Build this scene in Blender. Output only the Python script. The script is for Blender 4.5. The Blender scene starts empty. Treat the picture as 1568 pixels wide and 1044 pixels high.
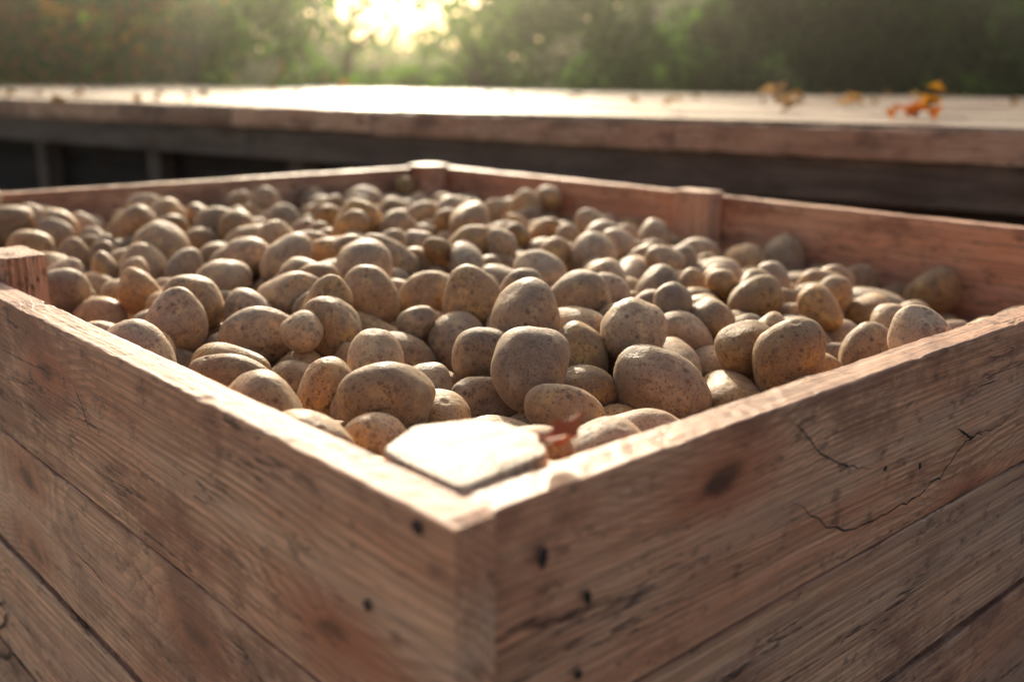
import bpy, math, random, time
import numpy as np
from mathutils import Vector, Matrix, Euler, Quaternion, noise
T0=time.time()
random.seed(7); np.random.seed(7)
S=bpy.context.scene
R=math.radians
EYE=1.02; RIM=0.82; PITCH=R(14.33); ROLL=R(0.37)
SUN_AZ=R(-7); SUN_EL=R(20)

# ---------------- camera
cd=bpy.data.cameras.new("camera"); cam=bpy.data.objects.new("camera",cd); S.collection.objects.link(cam); S.camera=cam
cd.lens=36.1; cd.sensor_width=36; cd.clip_end=2000; cd.clip_start=0.02
cam.matrix_world=Matrix.Translation((0,0,EYE))@Euler((R(90)-PITCH,0,0)).to_matrix().to_4x4()@Matrix.Rotation(ROLL,4,'Z')
cd.dof.use_dof=True; cd.dof.focus_distance=0.86; cd.dof.aperture_fstop=3.4; cd.dof.aperture_blades=0
C3=cam.matrix_world.to_3x3()
def ray(px,py,z):
    d=C3@Vector(((px-784)/1572,-(py-522)/1572,-1))
    t=(z-EYE)/d.z
    return Vector((0,0,EYE))+d*t
def raypl(px,py,O,n):
    d=C3@Vector(((px-784)/1572,-(py-522)/1572,-1)); o=Vector((0,0,EYE))
    return o+d*((O-o).dot(n)/d.dot(n))

# ---------------- world and sun
w=bpy.data.worlds.new("World"); S.world=w; w.use_nodes=True
nt=w.node_tree; bg=nt.nodes['Background']; sky=nt.nodes.new('ShaderNodeTexSky'); sky.sky_type='NISHITA'
sky.sun_disc=False; sky.sun_elevation=SUN_EL; sky.sun_rotation=SUN_AZ; sky.dust_density=6.0; sky.air_density=1.0; sky.ozone_density=0.2
nt.links.new(sky.outputs[0],bg.inputs[0]); bg.inputs[1].default_value=0.15
ld=bpy.data.lights.new("sun","SUN"); lo=bpy.data.objects.new("sun",ld); S.collection.objects.link(lo)
ld.energy=5; ld.angle=R(0.5); ld.color=(1,0.87,0.67)
sd=Vector((math.sin(SUN_AZ)*math.cos(SUN_EL),math.cos(SUN_AZ)*math.cos(SUN_EL),math.sin(SUN_EL)))
lo.rotation_euler=sd.to_track_quat('Z','Y').to_euler()
S.view_settings.view_transform='Standard'; S.view_settings.look='None'; S.view_settings.exposure=0

# ---------------- node helpers
class NT:
    def __init__(s,name):
        s.m=bpy.data.materials.new(name); s.m.use_nodes=True; s.t=s.m.node_tree; s.b=s.t.nodes['Principled BSDF']; s.out=s.t.nodes['Material Output']
    def n(s,t,**k):
        x=s.t.nodes.new(t)
        for a,v in k.items(): setattr(x,a,v)
        return x
    def set(s,sock,v):
        if isinstance(v,bpy.types.NodeSocket): s.t.links.new(v,sock)
        else: sock.default_value=v
    def math(s,op,a,b=0.0,c=0.0,clamp=False):
        x=s.n('ShaderNodeMath',operation=op,use_clamp=clamp); s.set(x.inputs[0],a); s.set(x.inputs[1],b); s.set(x.inputs[2],c); return x.outputs[0]
    def mix(s,f,a,b,bt='MIX'):
        x=s.n('ShaderNodeMix',data_type='RGBA',blend_type=bt); s.set(x.inputs[0],f); s.set(x.inputs[6],a if not isinstance(a,tuple) else (*a,1)); s.set(x.inputs[7],b if not isinstance(b,tuple) else (*b,1)); return x.outputs[2]
    def noise(s,v,scale,detail=3,rough=.5,dist=0):
        x=s.n('ShaderNodeTexNoise'); s.set(x.inputs['Vector'],v); x.inputs['Scale'].default_value=scale; x.inputs['Detail'].default_value=detail; x.inputs['Roughness'].default_value=rough; x.inputs['Distortion'].default_value=dist; return x.outputs[0]
    def ramp(s,v,lo,hi,a=0,b=1):
        x=s.n('ShaderNodeMapRange',interpolation_type='SMOOTHSTEP'); s.set(x.inputs[0],v); x.inputs[1].default_value=lo; x.inputs[2].default_value=hi; x.inputs[3].default_value=a; x.inputs[4].default_value=b; return x.outputs[0]
    def vor(s,v,scale,feat='F1',rand=1,dim='3D'):
        x=s.n('ShaderNodeTexVoronoi',feature=feat,voronoi_dimensions=dim); s.set(x.inputs['Vector'],v); x.inputs['Scale'].default_value=scale; x.inputs['Randomness'].default_value=rand; return x
    def attr(s,name):
        return s.n('ShaderNodeAttribute',attribute_name=name)
    def scale(s,v,sc):
        x=s.n('ShaderNodeVectorMath',operation='MULTIPLY'); s.set(x.inputs[0],v); x.inputs[1].default_value=sc; return x.outputs[0]
    def bump(s,h,dist,strength=1,prev=None):
        x=s.n('ShaderNodeBump'); x.inputs['Distance'].default_value=dist; x.inputs['Strength'].default_value=strength; s.set(x.inputs['Height'],h)
        if prev is not None: s.set(x.inputs['Normal'],prev)
        return x.outputs[0]

def wood_mat(name,light,dark,patch,rough=.6,weather=0.0,spec=.5,stain=.6,grey=0.0,var=.4):
    k=NT(name); g=k.attr('gco').outputs['Vector']; pr=k.attr('pr').outputs['Fac']
    sep=k.n('ShaderNodeSeparateXYZ'); k.set(sep.inputs[0],g)
    u,v,ww=sep.outputs
    wk=k.noise(k.scale(g,(14,30,30)),1.0,3,.6)
    kv=k.n('ShaderNodeVectorMath',operation='ADD'); k.set(kv.inputs[0],k.scale(g,(2.7,5.6,0.0))); 
    cv=k.n('ShaderNodeCombineXYZ'); k.set(cv.inputs[0],k.math('MULTIPLY',wk,.16)); k.set(cv.inputs[1],k.math('MULTIPLY',wk,.12)); k.set(kv.inputs[1],cv.outputs[0])
    vo=k.vor(kv.outputs[0],1.0,dim='2D'); kd=vo.outputs['Distance']
    sel=k.n('ShaderNodeSeparateColor'); k.set(sel.inputs[0],vo.outputs['Color']); on=k.ramp(sel.outputs[0],.50,.54,0,1)
    kn=k.math('MULTIPLY',k.ramp(kd,0.0,0.40,1,0),on)
    wob=k.noise(k.scale(g,(.8,2.6,2.6)),1.0,2)
    wob2=k.noise(k.scale(g,(2.5,25,25)),1.0,3)
    vv=k.math('ADD',v,k.math('MULTIPLY',k.math('SUBTRACT',wob,.5),0.11))
    r=k.math('SQRT',k.math('ADD',k.math('MULTIPLY',vv,vv),k.math('MULTIPLY',ww,ww)))
    r=k.math('ADD',r,k.math('MULTIPLY',kn,0.022))
    r=k.math('ADD',r,k.math('MULTIPLY',wob2,0.0022))
    ph=k.math('FRACT',k.math('MULTIPLY',r,200))
    ring=k.math('MULTIPLY',k.ramp(ph,0.15,0.92,0,1),k.ramp(ph,0.93,1.0,1,0))
    fib=k.noise(k.scale(g,(7,380,380)),1.0,4,.65)
    pat=k.noise(k.scale(g,(2.4,7,7)),1.0,6,.7)
    pat2=k.noise(k.scale(g,(1.3,28,28)),1.0,5,.65)
    base=k.mix(k.math('MULTIPLY',ring,k.ramp(pat2,.35,.65,.1,.8)),light,dark)
    base=k.mix(k.ramp(pat,.42,.60,0,.85),base,patch)
    base=k.mix(k.math('MULTIPLY',ring,k.ramp(wob2,.35,.65,.2,.7)),base,tuple(c*.62 for c in dark))
    base=k.mix(k.ramp(pat2,.50,.66,0,.6),base,tuple(min(1,c*1.1) for c in light))
    base=k.mix(k.ramp(pat2,.46,.34,0,.5),base,tuple(c*.7 for c in dark))
    base=k.mix(k.ramp(fib,.40,.62,0,.6),base,tuple(c*.45 for c in dark))
    if grey>0:
        gn=k.noise(k.scale(g,(1.2,14,14)),1.0,5,.65)
        base=k.mix(k.ramp(gn,.45,.62,0,grey),base,(.54,.40,.31))
    core=k.math('MULTIPLY',k.ramp(kd,0.02,0.075,1,0),on)
    halo=k.math('MULTIPLY',k.ramp(kd,.03,.28,1,0),on)
    base=k.mix(k.math('MULTIPLY',halo,.8),base,(patch[0]*.62,patch[1]*.45,patch[2]*.38))
    base=k.mix(k.math('MULTIPLY',core,k.ramp(wk,.3,.6,.4,.9)),base,(.09,.033,.018))
    st=k.noise(k.scale(g,(4.5,8,8)),1.0,7,.74)
    base=k.mix(k.ramp(st,.48,.62,0,stain),base,(dark[0]*.40,dark[1]*.36,dark[2]*.38))
    st2=k.noise(k.scale(g,(30,60,60)),1.0,5,.75)
    base=k.mix(k.ramp(st2,.55,.66,0,.6),base,(.10,.05,.032))
    cr=k.noise(k.scale(g,(1.6,22,22)),1.0,6,.62); cr=k.math('ABSOLUTE',k.math('SUBTRACT',cr,.5))
    crm=k.math('MULTIPLY',k.ramp(cr,.0,.007,1,0),k.ramp(k.noise(k.scale(g,(3,6,6)),1.0,2),.53,.60,0,1))
    base=k.mix(k.math('MULTIPLY',crm,.85),base,(.045,.022,.014))
    if weather>0:
        wt=k.noise(k.scale(g,(4,60,60)),1.0,4,.6)
        base=k.mix(k.ramp(wt,.35,.65,weather*.4,weather),base,(.42,.36,.29))
    tone=k.n('ShaderNodeHueSaturation'); k.set(tone.inputs['Color'],base); k.set(tone.inputs['Value'],k.math('MULTIPLY_ADD',pr,var,1.05-var*.5))
    k.set(k.b.inputs['Base Color'],tone.outputs[0])
    k.set(k.b.inputs['Roughness'],k.math('MULTIPLY_ADD',k.math('FRACT',k.math('MULTIPLY',pr,5.7)),.14,rough-.04)); k.b.inputs['Specular IOR Level'].default_value=spec
    h=k.math('ADD',k.math('MULTIPLY',fib,.9),k.math('MULTIPLY',ring,-.2))
    saw=k.noise(k.scale(g,(160,20,20)),1.0,2,.5)
    h=k.math('ADD',h,k.math('MULTIPLY',saw,.3)); h=k.math('SUBTRACT',h,k.math('MULTIPLY',crm,1.8))
    k.set(k.b.inputs['Normal'],k.bump(h,.0013,.9))
    return k.m
M_crate=wood_mat("crate_wood",(.92,.55,.345),(.62,.275,.155),(.75,.32,.175),rough=.47,grey=.30,stain=.70)
M_post_lit=wood_mat("sunlit_post_wood",(.88,.67,.45),(.68,.44,.27),(.76,.50,.32),rough=.47,stain=.35)  # paler wood for the near post, sun glare put into its colour
M_plat=wood_mat("platform_top_wood",(.62,.45,.31),(.36,.21,.12),(.46,.27,.15),rough=.42,weather=.25,spec=.6,stain=.7,var=.8)
M_fas=wood_mat("platform_edge_wood",(.80,.55,.37),(.46,.25,.14),(.62,.34,.20),weather=.12,stain=.85,var=.7)
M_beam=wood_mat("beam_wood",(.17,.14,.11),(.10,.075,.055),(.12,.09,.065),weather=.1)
M_dark=wood_mat("shaded_board",(.06,.05,.04),(.03,.025,.02),(.04,.03,.025),rough=.8,weather=0)  # near-black: the shade below the platform is put into the colour

# ---------------- mesh builder
class MB:
    def __init__(s): s.v=[];s.f=[];s.g=[];s.p=[];s.mi=[]
    def add(s,v,f,g,p,mi=0):
        o=len(s.v); s.v+=v; s.f+=[tuple(i+o for i in q) for q in f]; s.g+=g; s.p+=[p]*len(v); s.mi+=[mi]*len(f)
    def build(s,name,mats,smooth=False,parent=None):
        me=bpy.data.meshes.new(name); me.from_pydata(s.v,[],s.f); 
        for m in mats: me.materials.append(m)
        a=me.attributes.new('gco','FLOAT_VECTOR','POINT'); a.data.foreach_set('vector',np.array(s.g,dtype=np.float32).ravel())
        a=me.attributes.new('pr','FLOAT','POINT'); a.data.foreach_set('value',np.array(s.p,dtype=np.float32))
        me.polygons.foreach_set('material_index',s.mi)
        if smooth: me.polygons.foreach_set('use_smooth',[True]*len(s.f))
        me.update(); o=bpy.data.objects.new(name,me); S.collection.objects.link(o)
        if parent: o.parent=parent
        return o
def plank(mb,O,U,V,W,L,H,T,c=.0015,step=.008,jit=.0007,mi=0,warp=.0015):
    O=Vector(O);rng=random
    n=max(2,int(L/step)); seed=rng.uniform(0,1000)
    v0=rng.uniform(-.03,H+.03); w0=rng.choice([-1,1])*rng.uniform(.03,.12); uo=rng.uniform(0,200); pr=rng.random()
    nm=max(1,int(H/.03))
    pts=[]
    def side(a,b,m):
        return [(a[0]+(b[0]-a[0])*i/m,a[1]+(b[1]-a[1])*i/m) for i in range(m+1)]
    pts+=side((c,0),(H-c,0),nm)
    pts+=[(H-c*.3,c*.3)]
    pts+=side((H,c),(H,T-c),3)
    pts+=[(H-c*.3,T-c*.3)]
    pts+=side((H-c,T),(c,T),nm)
    pts+=[(c*.3,T-c*.3)]
    pts+=side((0,T-c),(0,c),1)
    pts+=[(c*.3,c*.3)]
    m=len(pts); vs=[];gs=[];fs=[]
    for i in range(n+1):
        u=L*i/n
        ins=c*.7 if i in(0,n) else 0
        wv=noise.noise((u*1.3+seed,0,0))*warp*(1 if 0<i<n else .5); wz=noise.noise((u*1.5,seed,0))*warp
        for j,(h,t) in enumerate(pts):
            e=jit*noise.noise((u*18+seed,h*60,t*60))*1.2+jit*1.1*noise.noise((u*130+seed,h*90,t*160))
            hh=h+(e if h>H*.5 else -e); tt=t
            edge=abs(h-H)<c*1.1 and (t<c*1.1 or t>T-c*1.1)
            if edge:
                ch=max(0,noise.noise((u*45+seed,t*500,3))-.35)*.008*min(1,jit/.0007); hh-=ch
            if ins: hh=min(max(hh,ins),H-ins); tt=min(max(tt,ins),T-ins)
            vs.append(tuple(O+U*u+V*(hh+wz)+W*(tt+wv))); gs.append((u+uo,h-v0,t-w0))
    for i in range(n):
        for j in range(m):
            a=i*m+j;b=i*m+(j+1)%m
            fs.append((a,b,b+m,a+m))
    fs.append(tuple(range(m-1,-1,-1))); fs.append(tuple(n*m+j for j in range(m)))
    if U.cross(V).dot(W)>0: fs=[tuple(reversed(q)) for q in fs]
    mb.add(vs,fs,gs,pr,mi)
def prism(mb,poly,z0,z1,mi=0,c=.002,jit=.0012,tilt=(0,0)):
    n=len(poly); cx=sum((p for p in poly),Vector((0,0)))/n; pr=random.random(); uo=random.uniform(0,100)
    zs=[(z0,1)]+[(z0+(z1-z0)*i/14,1) for i in range(1,14)]+[(z1-c,1),(z1-c*.3,.985),(z1,.96),(z1+.0003,.8),(z1+.0003,.6),(z1+.0003,.3)]
    out=[]
    for i in range(n):
        a=poly[i];b=poly[(i+1)%n]; l=(b-a).length; k=max(2,int(l/.008))
        cc=min(.12,.004/l)
        out+= [a.lerp(b,cc)]+[a.lerp(b,j/k) for j in range(1,k)]+[a.lerp(b,1-cc)]
    m=len(out);vs=[];gs=[];fs=[]
    for z,sc in zs:
        for p in out:
            q=cx+(p-cx)*sc; e=jit*noise.noise((q.x*70,q.y*70,z*30+uo))
            zz=z+ (e*1.2+tilt[0]*(q.x-cx.x)+tilt[1]*(q.y-cx.y) if z>z1-.01 else 0)
            vs.append((q.x+e,q.y-e,zz)); gs.append((z+uo,(q.x-cx.x)+.02,(q.y-cx.y)+.03))
    for i in range(len(zs)-1):
        for j in range(m):
            a=i*m+j;b=i*m+(j+1)%m; fs.append((a,b,b+m,a+m))
    o=(len(zs)-1)*m; vs.append((cx.x,cx.y,z1+.0003)); gs.append((z1+uo,.02,.03))
    for j in range(m): fs.append((o+j,o+(j+1)%m,len(vs)-1))
    mb.add(vs,fs,gs,pr,mi)

# ---------------- crate
ZU=Vector((0,0,1))
dL=Vector((-.6717,.7408,0)); dR=Vector((.7408,.6717,0))
Nc=ray(690,792,RIM); Nc.z=0
LA=1.66; LB=1.28; TH=.028
def P(a,b,z=0): return Nc+dL*a+dR*b+ZU*z
mb=MB()
hs=[.147,.137,.14,.14,.135]
z=RIM
for i,h in enumerate(hs):
    if i==2: z-=.006
    zz=z-h+ (.0025 if i else 0)
    hh=h-.0045
    dz=lambda: random.uniform(-.0008,.0008)
    plank(mb,P(-.001+dz(),0,zz+dz()),dL,ZU,dR,LA,hh,TH)
    plank(mb,P(dz(),LB-TH,zz+dz()),dL,ZU,dR,LA,hh,TH)
    plank(mb,P(.002+dz(),TH+.001,zz-.001),dR,ZU,dL,LB-2*TH-.002,hh,TH)
    plank(mb,P(LA-TH-.002+dz(),TH+.001,zz-.001),dR,ZU,dL,LB-2*TH-.002,hh,TH)
    z-=h
ZB=z
def post(pts,z0,z1,tilt=(0,0),mi=0):
    L=[P(a,b) for a,b in pts]; L=[Vector((p.x,p.y)) for p in L]
    ar=sum(L[i].x*L[(i+1)%len(L)].y-L[(i+1)%len(L)].x*L[i].y for i in range(len(L)))
    if ar<0: L.reverse()
    prism(mb,L,z0,z1,tilt=tilt,mi=mi)
g=TH+.002
def corner(fa,fb):
    return [(fa(g),fb(g)),(fa(.100),fb(g)),(fa(.118),fb(.066)),(fa(.100),fb(.106)),(fa(.062),fb(.116)),(fa(g+.004),fb(.098))]
A=lambda a:a; A2=lambda a:LA-a; B2=lambda b:LB-b
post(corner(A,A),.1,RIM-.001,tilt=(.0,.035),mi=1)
post(corner(A2,A),.1,RIM+.012)
post(corner(A,B2),.1,RIM+.004)
post(corner(A2,B2),.1,RIM+.004)
for bm,dzz in ((A,.018),(B2,.006)):
    post([(.77,bm(g)),(.85,bm(g)),(.85,bm(g+.045)),(.77,bm(g+.045))],.1,RIM+dzz)
for i in range(11):
    plank(mb,P(.03,TH+.005+i*.111,ZB+.002),dL,dR,ZU,LA-.06,.108,.02,step=.2)
for bb in (.05,.6,1.13):
    plank(mb,P(0,bb,ZB-.1),dL,dR,ZU,LA,.09,.098,step=.2)
crate=mb.build("wooden_crate",[M_crate,M_post_lit])
nk=NT("rusty_nail"); nk.b.inputs['Base Color'].default_value=(.03,.02,.015,1); nk.b.inputs['Roughness'].default_value=.7
nb=MB()
def nail(px,py,wall,rad=.004,el=1.2):
    seg=16; out=(-dR if wall=='L' else -dL); X=dL if wall=='L' else dR
    O=raypl(px,py,P(0,0,RIM),out); O=O+out*.0018
    vs=[];fs=[]
    for r_,d in((rad,0),(rad*.8,.0006)):
        for i in range(seg):
            a=2*math.pi*i/seg; rr=r_*(1+.2*math.sin(2*a+px)+.1*math.sin(5*a+py)); vs.append(tuple(O+X*rr*math.cos(a)+ZU*rr*el*math.sin(a)+out*d))
    for i in range(seg): fs.append((i,(i+1)%seg,seg+(i+1)%seg,seg+i))
    fs.append(tuple(range(seg,2*seg)))
    nb.add(vs,fs,[(0,0,0)]*len(vs),0)
for q in ((642,806,'L',.0036),(566,925,'L',.003),(828,852,'R',.0042),(896,912,'R',.0034),(882,1030,'R',.003),(1405,712,'R',.0022),(1352,716,'R',.0020)): nail(*q)
def stroke(pts,wd=.005,wall='L',rag=0.0,lift=.003):
    out=-dR if wall=='L' else -dL
    pp=[]
    for i in range(len(pts)-1):
        n=1 if rag==0 else 7
        for j in range(n):
            t=j/n; pp.append((pts[i][0]*(1-t)+pts[i+1][0]*t,pts[i][1]*(1-t)+pts[i+1][1]*t))
    pp.append(pts[-1])
    P3=[raypl(x,y,P(0,0,RIM),out)+out*lift for x,y in pp]
    if rag: P3=[p+ZU*rag*noise.noise(p*90)+ZU*rag*.6*noise.noise(p*300) for p in P3]
    vs=[];fs=[];N_=len(P3)
    for i,p in enumerate(P3):
        d=(P3[min(i+1,N_-1)]-P3[max(i-1,0)]).normalized(); n_=d.cross(out).normalized()
        ww=wd*(1 if not rag else (.25+.75*min(1,4*i/N_,4*(N_-1-i)/N_))*(1+.7*noise.noise(p*150)))
        vs+=[tuple(p+n_*ww*.5),tuple(p-n_*ww*.5)]
    for i in range(N_-1): fs.append((2*i,2*i+1,2*i+3,2*i+2))
    nb.add(vs,fs,[(0,0,0)]*len(vs),0)
stroke([(-4,925),(8,922),(14,938),(10,955),(0,962),(-6,978),(2,1000),(14,1008),(20,996),(16,975)],.004)
stroke([(1208,640),(1232,668),(1262,700),(1296,712),(1330,716)],.0012,'R',.003,.0022)
stroke([(1212,770),(1240,785),(1262,806),(1300,808),(1345,790),(1400,758),(1436,728),(1462,690),(1488,664),(1530,650),(1566,612)],.0015,'R',.003,.0022)
stroke([(1462,655),(1480,668),(1500,662)],.0026,'R',.002,.0022)
stroke([(118,595),(130,622),(142,662)],.0016,'L',.002,.0022)
stroke([(120,846),(146,870),(170,903)],.0014,'L',.002,.0022)
nails=nb.build("nails_and_cracks",[nk.m],parent=crate)

# ---------------- potatoes : rigid body settling, then one joined mesh
SC=10.0
rngp=np.random.RandomState(11)
import bmesh
def ico(sub):
    bm=bmesh.new(); bmesh.ops.create_icosphere(bm,subdivisions=sub,radius=1.0)
    v=np.array([x.co[:] for x in bm.verts]); f=np.array([[q.index for q in p.verts] for p in bm.faces]); bm.free(); return v,f
I2=ico(2);I4=ico(5);I3=ico(4)
NV=36
vars_=[]
def shape(v,seed,el,flat,curve,eyes,tap,hi):
    out=np.empty_like(v)
    for i,p in enumerate(v):
        q=Vector(p)
        n=noise.noise(q*.8+Vector((seed,0,0)))*.20+noise.noise(q*1.5+Vector((0,seed,0)))*.045
        if hi: n+=noise.noise(q*4.5+Vector((0,seed,0)))*.007+noise.noise(q*14+Vector((0,seed,0)))*.003
        d=1+n
        for e,s,dep in eyes:
            t=(q-e).length_squared
            if t<s*s*9: d-=dep*math.exp(-t/(s*s)); d+=dep*.25*math.exp(-(math.sqrt(t)-s*1.9)**2/(s*s*.5))
        out[i]=(p[0]*d*el, p[1]*d, p[2]*d*flat)
    out[:,2]+=curve*(out[:,0]**2-.3)
    tp=1+tap*out[:,0]
    out[:,1]*=tp; out[:,2]*=tp
    return out
for k in range(NV):
    seed=k*7.31; el=[1.10,1.22,1.32,1.45,1.15,1.65,1.25,1.38,1.06,1.25,1.5,1.12][k%12]*rngp.uniform(.97,1.05); fl=rngp.uniform(.86,1.0); cu=rngp.uniform(-.09,.09); tap=rngp.uniform(-.14,.14)
    eyes=[]
    for j in range(9):
        e=Vector(rngp.normal(size=3)).normalized(); eyes.append((e,rngp.uniform(.04,.08),rngp.uniform(.022,.05)))
    vars_.append(dict(el=el,lo=shape(I2[0],seed,el,fl,cu,[],tap,0),mid=shape(I3[0],seed,el,fl,cu,eyes,tap,1),hi=shape(I4[0],seed,el,fl,cu,eyes,tap,1)))
print("variants",time.time()-T0)
simcol=bpy.data.collections.new("sim"); S.collection.children.link(simcol)
bpy.ops.rigidbody.world_add(); rw=S.rigidbody_world
rc=bpy.data.collections.new("rb"); rw.collection=rc
rw.substeps_per_frame=6; rw.solver_iterations=10
FB=-.215
ia0,ia1,ib0,ib1=TH+.004,LA-TH-.004,TH+.004,LB-TH-.004
def surf(a,b):
    s=min(max((a-ia0)/(ia1-ia0),0),1); t=min(max((b-ib0)/(ib1-ib0),0),1)
    m=(max(0,math.sin(math.pi*s))*max(0,math.sin(math.pi*t)))**.6
    low=math.exp(-((s-.15)/.42)**2-((t-1)/.28)**2)
    return FB+.080*m-.075*low+.004*math.exp(-((s-1)/.3)**2-((t-1)/.5)**2)
def addrb(o,typ,shape_):
    simcol.objects.link(o); rc.objects.link(o)
    o.rigid_body.type=typ; o.rigid_body.collision_shape=shape_; o.rigid_body.friction=.8; o.rigid_body.restitution=0
    o.rigid_body.use_margin=True; o.rigid_body.collision_margin=.0 if shape_!='MESH' else .02
    return o
me=bpy.data.meshes.new("f"); gx,gy=26,22; vs=[];fs=[]
for i in range(gx):
    for j in range(gy):
        a=-.1+(LA+.2)*i/(gx-1); b=-.1+(LB+.2)*j/(gy-1); vs.append((a*SC,b*SC,surf(a,b)*SC))
for i in range(gx-1):
    for j in range(gy-1): q=i*gy+j; fs.append((q,q+gy,q+gy+1,q+1))
me.from_pydata(vs,[],fs); addrb(bpy.data.objects.new("f",me),'PASSIVE','MESH')
def box(x0,x1,y0,y1,z0,z1):
    me=bpy.data.meshes.new("b"); c=[(x,y,z) for x in(x0,x1) for y in(y0,y1) for z in(z0,z1)]
    ctr=np.array(c).mean(0); me.from_pydata([tuple(np.array(p)-ctr) for p in c],[],[(0,1,3,2),(4,6,7,5),(0,4,5,1),(2,3,7,6),(0,2,6,4),(1,5,7,3)])
    o=bpy.data.objects.new("b",me); o.location=ctr; addrb(o,'PASSIVE','BOX')
W_=2
box(ia0*SC-W_,ia0*SC,-3,16,-4,12); box(ia1*SC,ia1*SC+W_,-3,16,-4,12)
box(-3,20,ib0*SC-W_,ib0*SC,-4,12); box(-3,20,ib1*SC,ib1*SC+W_,-4,12)
for (aa,bb) in ((ia0,ib0),(ia1,ib0),(ia0,ib1),(ia1,ib1)):
    sx=1 if aa==ia0 else -1; sy=1 if bb==ib0 else -1
    xs=sorted((aa*SC,(aa+sx*.078)*SC)); ys=sorted((bb*SC,(bb+sy*.078)*SC)); box(xs[0],xs[1],ys[0],ys[1],-4,12)
for bb in((ib0,ib0+.045),(ib1-.045,ib1)): box(7.7,8.5,bb[0]*SC,bb[1]*SC,-4,12)
lomesh=[]
for k in range(NV):
    me=bpy.data.meshes.new("pl%d"%k); me.from_pydata([tuple(x*SC*.03) for x in vars_[k]['lo']],[],[tuple(int(i) for i in q) for q in I2[1]]); lomesh.append(me)
pots=[]
def addp(a,b,z,k,r,rot):
    o=bpy.data.objects.new("p",lomesh[k]); s=r/.03
    o.location=(a*SC,b*SC,z*SC); o.rotation_euler=rot; o.scale=(s,s,s); addrb(o,'ACTIVE','CONVEX_HULL')
    o.rigid_body.mass=1.0*s**3; o.rigid_body.linear_damping=.15; o.rigid_body.angular_damping=.4
    pots.append((o,k,r))
sp=.076; nx=int((ia1-ia0-.05)/sp); ny=int((ib1-ib0-.05)/sp)
for L_ in range(4):
    for i in range(nx+1):
        for j in range(ny+1):
            a=ia0+.04+(ia1-ia0-.08)*(i+.0)/nx+rngp.uniform(-.006,.006); b=ib0+.04+(ib1-ib0-.08)*j/ny+rngp.uniform(-.006,.006)
            if (min(a-ia0,ia1-a)<.1 and min(b-ib0,ib1-b)<.1): continue
            if abs(a-.81)<.07 and min(b-ib0,ib1-b)<.07: continue
            r=float(np.clip(rngp.normal(.0268,.0052),.017,.037))
            addp(a,b,surf(a,b)+.035+L_*.074,int(rngp.randint(NV)),r,Euler(rngp.uniform(0,6.28,3)))
heroes=[(885,590,.037,'v'),(1010,620,.035,'h'),(605,565,.035,'h'),(595,395,.036,'v'),(720,435,.034,'v'),(878,440,.034,'h'),(1385,495,.034,'h'),(680,595,.031,'h'),(440,605,.033,'h'),(350,343,.035,'h'),(920,355,.037,'h'),(1060,460,.030,'h'),(570,462,.029,'h'),(1220,530,.031,'h'),(480,405,.029,'h'),(285,510,.032,'v'),(1310,525,.029,'h'),(516,570,.030,'v'),(610,655,.030,'h'),(715,640,.030,'h'),(520,640,.027,'h'),(785,610,.029,'h'),(1080,610,.027,'h'),(1150,600,.027,'h'),(340,520,.027,'h'),(430,525,.028,'h'),(750,530,.027,'h')]
for px,py,r,o_ in heroes:
    p=ray(px,py,RIM-.015); d=p-Nc; a=d.x*dL.x+d.y*dL.y; b=d.x*dR.x+d.y*dR.y
    yaw=math.atan2(dR.x,dL.x)+rngp.uniform(-.3,.3)
    rot=Euler((rngp.uniform(0,6),0,yaw)) if o_=='h' else Euler((rngp.uniform(0,6),R(80),yaw))
    addp(a,b,surf(a,b)+.035+4*.074+.02,int(rngp.choice([1,2,6,7,13,14,18,19,25,26,30,31])),r,rot)
NF=66
S.frame_start=1; S.frame_end=NF; rw.point_cache.frame_start=1; rw.point_cache.frame_end=NF+5
for f in range(1,NF+1): S.frame_set(f)
dg=bpy.context.evaluated_depsgraph_get()
res=[]
for o,k,r in pots:
    mw=o.evaluated_get(dg).matrix_world; res.append((k,r,np.array(mw.to_3x3().normalized()),np.array(mw.translation)/SC))
print("sim",len(pots),time.time()-T0)
bpy.ops.rigidbody.world_remove()
for o in list(simcol.objects): bpy.data.objects.remove(o)
bpy.data.collections.remove(simcol); 
try: bpy.data.collections.remove(rc)
except Exception: pass
S.frame_set(1)
F3=np.array([[dL.x,dR.x,0],[dL.y,dR.y,0],[0,0,1.0]])
flip=np.linalg.det(F3)<0
VV=[];FF=[];CC=[];PR=[];off=0
zs_=[]
for k,r,M3,t in res:
    if not(ia0-.05<t[0]<ia1+.05 and ib0-.05<t[1]<ib1+.05) or t[2]<-.4 or t[2]>.15: continue
    wpos=F3@t+np.array([Nc.x,Nc.y,RIM]); zs_.append(t[2])
    dist=math.hypot(wpos[0],wpos[1])
    key,ic=('hi',I4) if dist<1.15 and t[2]>-.11 else ('mid',I3)
    if t[2]<-.15: key,ic=('lo',I2)
    v=vars_[k][key]; loc=(v*r*.985)@M3.T + t
    wv=loc@F3.T+np.array([Nc.x,Nc.y,RIM])
    VV.append(wv); FF.append((ic[1][:,::-1] if flip else ic[1])+off); off+=len(wv)
    CC.append(v*r+rngp.uniform(-50,50,3)); PR.append(np.full(len(wv),rngp.rand()))
VV=np.concatenate(VV);FF=np.concatenate(FF);CC=np.concatenate(CC);PR=np.concatenate(PR)
me=bpy.data.meshes.new("potato_pile"); me.vertices.add(len(VV)); me.vertices.foreach_set('co',VV.astype(np.float32).ravel())
me.loops.add(FF.size); me.loops.foreach_set('vertex_index',FF.astype(np.int32).ravel())
me.polygons.add(len(FF)); me.polygons.foreach_set('loop_start',np.arange(0,FF.size,3,dtype=np.int32)); 
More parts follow.
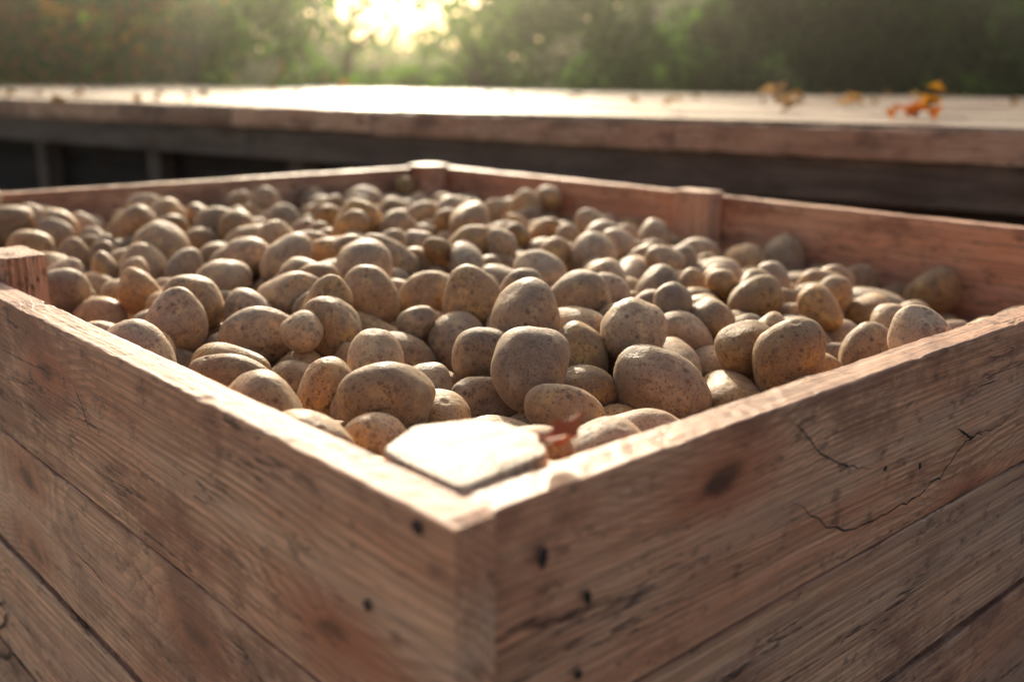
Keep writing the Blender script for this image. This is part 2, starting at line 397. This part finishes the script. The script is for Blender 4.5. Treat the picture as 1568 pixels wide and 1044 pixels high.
me.update(calc_edges=True); me.polygons.foreach_set('use_smooth',np.ones(len(FF),dtype=bool))
a=me.attributes.new('pco','FLOAT_VECTOR','POINT'); a.data.foreach_set('vector',CC.astype(np.float32).ravel())
a=me.attributes.new('pr','FLOAT','POINT'); a.data.foreach_set('value',PR.astype(np.float32))
po=bpy.data.objects.new("potato_pile",me); S.collection.objects.link(po)
k=NT("potato_skin"); c=k.attr('pco').outputs['Vector']; pr=k.attr('pr').outputs['Fac']
n1=k.noise(c,26,4,.6); n2=k.noise(c,50,5,.68); n3=k.noise(c,140,5,.72); n4=k.noise(c,520,3,.6)
base=k.mix(k.ramp(n1,.35,.65),(.36,.19,.085),(.53,.315,.155))
base=k.mix(k.ramp(n2,.49,.60,0,.8),base,(.68,.41,.155))
base=k.mix(k.ramp(n3,.51,.61,0,.7),base,(.20,.097,.045))
vo=k.vor(c,260); base=k.mix(k.ramp(vo.outputs['Distance'],.14,.34,.65,0),base,(.10,.048,.023))
vo2=k.vor(c,80); base=k.mix(k.ramp(k.math('ADD',vo2.outputs['Distance'],k.math('MULTIPLY',n3,.3)),.25,.40,.8,0),base,(.12,.058,.028))
base=k.mix(k.math('MULTIPLY',k.ramp(n1,.57,.41,0,1),k.ramp(n4,.35,.6,.05,.65)),base,(.50,.36,.225))
hs_=k.n('ShaderNodeHueSaturation'); k.set(hs_.inputs['Color'],base); k.set(hs_.inputs['Value'],k.math('MULTIPLY_ADD',pr,.65,.70)); k.set(hs_.inputs['Saturation'],k.math('MULTIPLY_ADD',k.math('FRACT',k.math('MULTIPLY',pr,7.3)),.3,.82))
k.set(k.b.inputs['Base Color'],hs_.outputs[0])
k.set(k.b.inputs['Roughness'],k.ramp(n2,.4,.65,.64,.43)); k.b.inputs['Specular IOR Level'].default_value=.48
k.b.inputs['Sheen Weight'].default_value=.35; k.b.inputs['Sheen Roughness'].default_value=.5; k.b.inputs['Sheen Tint'].default_value=(1,.83,.62,1)
h=k.math('ADD',k.math('MULTIPLY',n3,.9),k.math('MULTIPLY',n4,.4)); h=k.math('ADD',h,k.ramp(vo.outputs['Distance'],.1,.3,-.35,0))
k.set(k.b.inputs['Normal'],k.bump(h,.0013,1.0))
me.materials.append(k.m)
print("potato mesh",len(VV),time.time()-T0)

# ---------------- platform behind
e=Vector((.806,-.592,0)); nrm=Vector((.592,.806,0)); ZT=EYE-.10
P0=ray(784,174,ZT); P0.z=0
pb=MB()
x=0.0
while x<4.3:
    wd=random.choice([.12,.14,.14,.16])
    s0=-7.5+random.uniform(-1,0)
    while s0<4.2:
        ln=random.choice([2.4,3.0,3.6])
        plank(pb,P0+e*s0+nrm*x+ZU*(ZT-.022+random.uniform(-.003,.003)),e,nrm,ZU,ln-.006,wd-.012,.022,step=.3,warp=.004,c=.003)
        s0+=ln
    x+=wd
s0=-7.2
while s0<4.5:
    ln=random.choice([.45,.7,1.1]); plank(pb,P0+e*s0-nrm*(.024+random.uniform(0,.006))+ZU*(ZT-.074-random.uniform(0,.006)),e,ZU,nrm,ln-.005,.070,.022,step=.03,jit=.0035,mi=3,warp=.004); s0+=ln
s0=-7.2
while s0<4.5:
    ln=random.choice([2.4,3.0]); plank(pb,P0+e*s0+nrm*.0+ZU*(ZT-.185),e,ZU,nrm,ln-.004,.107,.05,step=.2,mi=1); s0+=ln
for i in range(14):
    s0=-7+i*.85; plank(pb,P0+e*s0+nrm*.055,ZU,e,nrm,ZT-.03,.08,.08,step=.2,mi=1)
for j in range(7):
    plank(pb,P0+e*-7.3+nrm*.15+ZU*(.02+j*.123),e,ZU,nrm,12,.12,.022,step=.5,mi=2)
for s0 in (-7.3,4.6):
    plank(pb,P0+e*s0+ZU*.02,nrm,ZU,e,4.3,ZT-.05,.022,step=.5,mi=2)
plat=pb.build("wooden_platform",[M_plat,M_beam,M_dark,M_fas])

# ---------------- leaves helper
def leafmesh(cents,size,rs,flat=0,fold=.25):
    n=len(cents)
    if flat: 
        nr=np.stack([rs.normal(0,flat,n),rs.normal(0,flat,n),np.ones(n)],1)
    else: nr=rs.normal(size=(n,3)); 
    nr/=np.linalg.norm(nr,axis=1,keepdims=True)
    t=rs.normal(size=(n,3)); t-=nr*(t*nr).sum(1,keepdims=True); t/=np.linalg.norm(t,axis=1,keepdims=True); b=np.cross(nr,t)
    s=size[:,None]
    P_=[cents-t*s*.5, cents-t*s*.05-b*s*.32+nr*s*fold*.5, cents+t*s*.55, cents-t*s*.05+b*s*.32+nr*s*fold*.5]
    v=np.stack(P_,1).reshape(-1,3); base=np.arange(n)[:,None]*4
    f=np.concatenate([base+np.array([[0,1,2]]),base+np.array([[0,2,3]])],0)
    return v,f
def leafmat(name,val=1.8,fac=.45):
    k=NT(name); a=k.attr('lc').outputs['Color']
    k.t.nodes.remove(k.b); df=k.n('ShaderNodeBsdfDiffuse'); k.set(df.inputs[0],a)
    tr=k.n('ShaderNodeBsdfTranslucent'); ms=k.n('ShaderNodeMixShader'); ms.inputs[0].default_value=fac
    bc=k.mix(1.0,a,(1.0,1.0,.6),'MULTIPLY'); g2=k.n('ShaderNodeHueSaturation'); k.set(g2.inputs['Color'],bc); g2.inputs['Value'].default_value=val; k.set(tr.inputs[0],g2.outputs[0])
    k.t.links.new(df.outputs[0],ms.inputs[1]); k.t.links.new(tr.outputs[0],ms.inputs[2]); k.t.links.new(ms.outputs[0],k.out.inputs[0]); return k.m
ML=leafmat("foliage",2.4,.5); MF=leafmat("dead_leaves",1.1,.3)
bk=NT("bark"); bk.set(bk.b.inputs['Base Color'],bk.mix(bk.noise(bk.n('ShaderNodeTexCoord').outputs['Object'],12,4),(.05,.04,.03),(.12,.09,.065))); bk.b.inputs['Roughness'].default_value=.9
def limb(vs,fs,a,b,r0,r1,seg=7):
    a=Vector(a);b=Vector(b);d=(b-a).normalized();x=d.orthogonal().normalized();y=d.cross(x);o=len(vs)
    for p,r in((a,r0),((a+b)/2+x*r0*.4,(r0+r1)/2),(b,r1)):
        for i in range(seg): t=2*math.pi*i/seg; vs.append(tuple(p+x*r*math.cos(t)+y*r*math.sin(t)))
    for l in range(2):
        for i in range(seg): fs.append((o+l*seg+i,o+l*seg+(i+1)%seg,o+(l+1)*seg+(i+1)%seg,o+(l+1)*seg+i))
def foliage(name,n,x0,x1,y0,y1,zt,size,seed,gap,thr=-.12,gw=.10,g0=.045,dens=.985):
    rs=np.random.RandomState(seed); pts=[];cols=[]
    gaz=math.tan(R(-6))
    while len(pts)<n:
        x=rs.uniform(x0,x1);y=rs.uniform(y0,y1); top=zt*(1+.16*noise.noise((x*.35,y*.2,seed))+.08*noise.noise((x*1.3,y,seed)))
        z=rs.uniform(0.05,1)**.8*top
        cl=noise.noise((x*.8+seed,y*.8,z*.9))+.5*noise.noise((x*2.2+seed,y*2.2,z*2.2))
        if cl<thr: continue
        az=x/y-gaz; el=(z-EYE)/y
        if gap:
            wgt=math.exp(-(az/gw)**2)
            if el>g0 and rs.rand()<wgt*min(1,(el-g0)/.03)*dens: continue
        pts.append((x,y,z))
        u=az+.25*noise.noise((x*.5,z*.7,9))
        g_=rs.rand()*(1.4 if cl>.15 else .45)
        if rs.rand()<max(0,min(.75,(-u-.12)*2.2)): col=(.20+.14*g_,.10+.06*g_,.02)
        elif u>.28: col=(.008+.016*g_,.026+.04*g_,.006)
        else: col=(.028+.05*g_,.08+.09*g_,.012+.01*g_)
        cols.append(col)
    pts=np.array(pts); sz=rs.uniform(.6,1.3,len(pts))*size
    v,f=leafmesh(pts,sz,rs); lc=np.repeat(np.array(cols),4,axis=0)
    tv=[];tf=[]
    xx=x0+.5
    while xx<x1:
        yy=rs.uniform(y0+.3,y1-.3); hz=zt*.55; tx=xx+rs.uniform(-.3,.3)
        limb(tv,tf,(xx,yy,-.05),(tx,yy,hz),.10,.06)
        for q in range(6):
            an=rs.uniform(0,6.28); zz=hz*rs.uniform(.4,1); limb(tv,tf,(xx+(tx-xx)*zz/hz,yy,zz),(tx+math.cos(an)*.9,yy+math.sin(an)*.7,zz+rs.uniform(.3,.8)),.035,.01,5)
        xx+=rs.uniform(1.3,2.4)
    nv=len(v); V=[tuple(q) for q in v]+tv; Fc=[tuple(int(i) for i in q) for q in f]+[tuple(i+nv for i in q) for q in tf]
    me=bpy.data.meshes.new(name); me.from_pydata(V,[],Fc); me.materials.append(ML); me.materials.append(bk.m)
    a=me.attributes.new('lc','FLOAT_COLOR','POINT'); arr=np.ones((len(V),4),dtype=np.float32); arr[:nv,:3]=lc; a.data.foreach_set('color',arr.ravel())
    mi=np.zeros(len(Fc),dtype=np.int32); mi[len(f):]=1; me.polygons.foreach_set('material_index',mi)
    o=bpy.data.objects.new(name,me); S.collection.objects.link(o); return o
foliage("hedge",48000,-11,11,11.5,14.5,2.45,.16,3,True,thr=.0,gw=.15,g0=-.015,dens=.97)
foliage("distant_tree_line",36000,-26,26,24,31,4.2,.42,5,True,thr=-.3,gw=.15,g0=.005,dens=.97)
print("foliage",time.time()-T0)

# ---------------- haze volume added to give the sun's glow before the trees
bm=bmesh.new(); bmesh.ops.create_cube(bm,size=1); 
for v_ in bm.verts: v_.co=Vector((v_.co.x*50,13.0+v_.co.y*18,2.3+v_.co.z*4.4))
me=bpy.data.meshes.new("sun_glow_haze"); bm.to_mesh(me); bm.free()
mk=bpy.data.materials.new("glow_haze"); mk.use_nodes=True; t_=mk.node_tree; t_.nodes.clear(); oo=t_.nodes.new('ShaderNodeOutputMaterial'); vs_=t_.nodes.new('ShaderNodeVolumeScatter'); vs_.inputs['Color'].default_value=(1,.96,.84,1); vs_.inputs['Density'].default_value=.013; vs_.inputs['Anisotropy'].default_value=.93; t_.links.new(vs_.outputs[0],oo.inputs['Volume']); me.materials.append(mk)
S.collection.objects.link(bpy.data.objects.new("sun_glow_haze",me))

# fallen leaves
rs=np.random.RandomState(4); pts=[];cols=[];szs=[]
def lv(px,py,n,spread,col,z=ZT+.004,sz=.06,up=.012):
    c=ray(px,py,z)
    for i in range(n):
        p=c+Vector((rs.normal(0,spread),rs.normal(0,spread),abs(rs.normal(0,up)))); pts.append(tuple(p)); g_=rs.uniform(.7,1.2); cols.append(tuple(q*g_ for q in col)); szs.append(sz*rs.uniform(.8,1.2))
lv(1385,185,10,.035,(.58,.19,.05)); lv(1425,180,6,.02,(.62,.30,.05),up=.025); lv(1200,170,10,.03,(.50,.33,.21),sz=.075,up=.03); lv(1290,165,6,.05,(.50,.30,.16),sz=.07,up=.015); lv(1245,159,4,.1,(.4,.22,.1))
for i in range(50): lv(rs.uniform(-100,1650),rs.uniform(148,165),1,.05,(.35,.22,.13))
v,f=leafmesh(np.array(pts)+np.array([0,0,.012]),np.array(szs),rs,flat=.5,fold=.5)
me=bpy.data.meshes.new("fallen_leaves"); me.from_pydata([tuple(q) for q in v],[],[tuple(int(i) for i in q) for q in f]); me.materials.append(MF)
a=me.attributes.new('lc','FLOAT_COLOR','POINT'); arr=np.ones((len(v),4),dtype=np.float32); arr[:,:3]=np.repeat(np.array(cols),4,axis=0); a.data.foreach_set('color',arr.ravel())
S.collection.objects.link(bpy.data.objects.new("fallen_leaves",me))
lk=NT("dry_leaf"); lk.set(lk.b.inputs['Base Color'],lk.mix(lk.noise(lk.n('ShaderNodeTexCoord').outputs['Object'],120,3),(.45,.06,.02),(.65,.22,.06))); lk.b.inputs['Roughness'].default_value=.6
vs=[];fs=[]; c0=ray(858,676,RIM+.004); n_u,n_v=14,9
for i in range(n_u):
    for j in range(n_v):
        s=i/(n_u-1); t=(j/(n_v-1)-.5)*2; wdt=.009*math.sin(math.pi*s**.8)**.7*(1+.25*math.sin(s*22)); 
        q=dR*((s-.5)*.035)+dL*(t*wdt)+ZU*(.010*(s-.4)**2*4+.5*abs(t)*wdt+.003*math.sin(s*9+t*2)); vs.append(tuple(c0+q))
for i in range(n_u-1):
    for j in range(n_v-1): q=i*n_v+j; fs.append((q,q+1,q+n_v+1,q+n_v))
me=bpy.data.meshes.new("dry_leaf"); me.from_pydata(vs,[],fs); me.materials.append(lk.m); me.polygons.foreach_set('use_smooth',[True]*len(fs)); S.collection.objects.link(bpy.data.objects.new("dry_leaf",me))

# ---------------- ground, unseen, made pale to bounce light onto the near faces
bm=bmesh.new(); bmesh.ops.create_grid(bm,x_segments=60,y_segments=60,size=300); me=bpy.data.meshes.new("ground"); bm.to_mesh(me); bm.free()
gk=NT("pale_bounce_ground"); tc=gk.n('ShaderNodeTexCoord').outputs['Object']
gc=gk.mix(gk.ramp(gk.noise(tc,1.2,6,.65),.35,.65),(.38,.33,.26),(.48,.42,.33)); gv=gk.vor(tc,45); gc=gk.mix(gk.ramp(gv.outputs['Distance'],.2,.7,0,.25),gc,(.3,.25,.2)); gk.set(gk.b.inputs['Base Color'],gc); gk.b.inputs['Roughness'].default_value=.9
gk.set(gk.b.inputs['Normal'],gk.bump(gv.outputs['Distance'],.004,.6)); me.materials.append(gk.m)
S.collection.objects.link(bpy.data.objects.new("ground",me))
print("done",time.time()-T0)
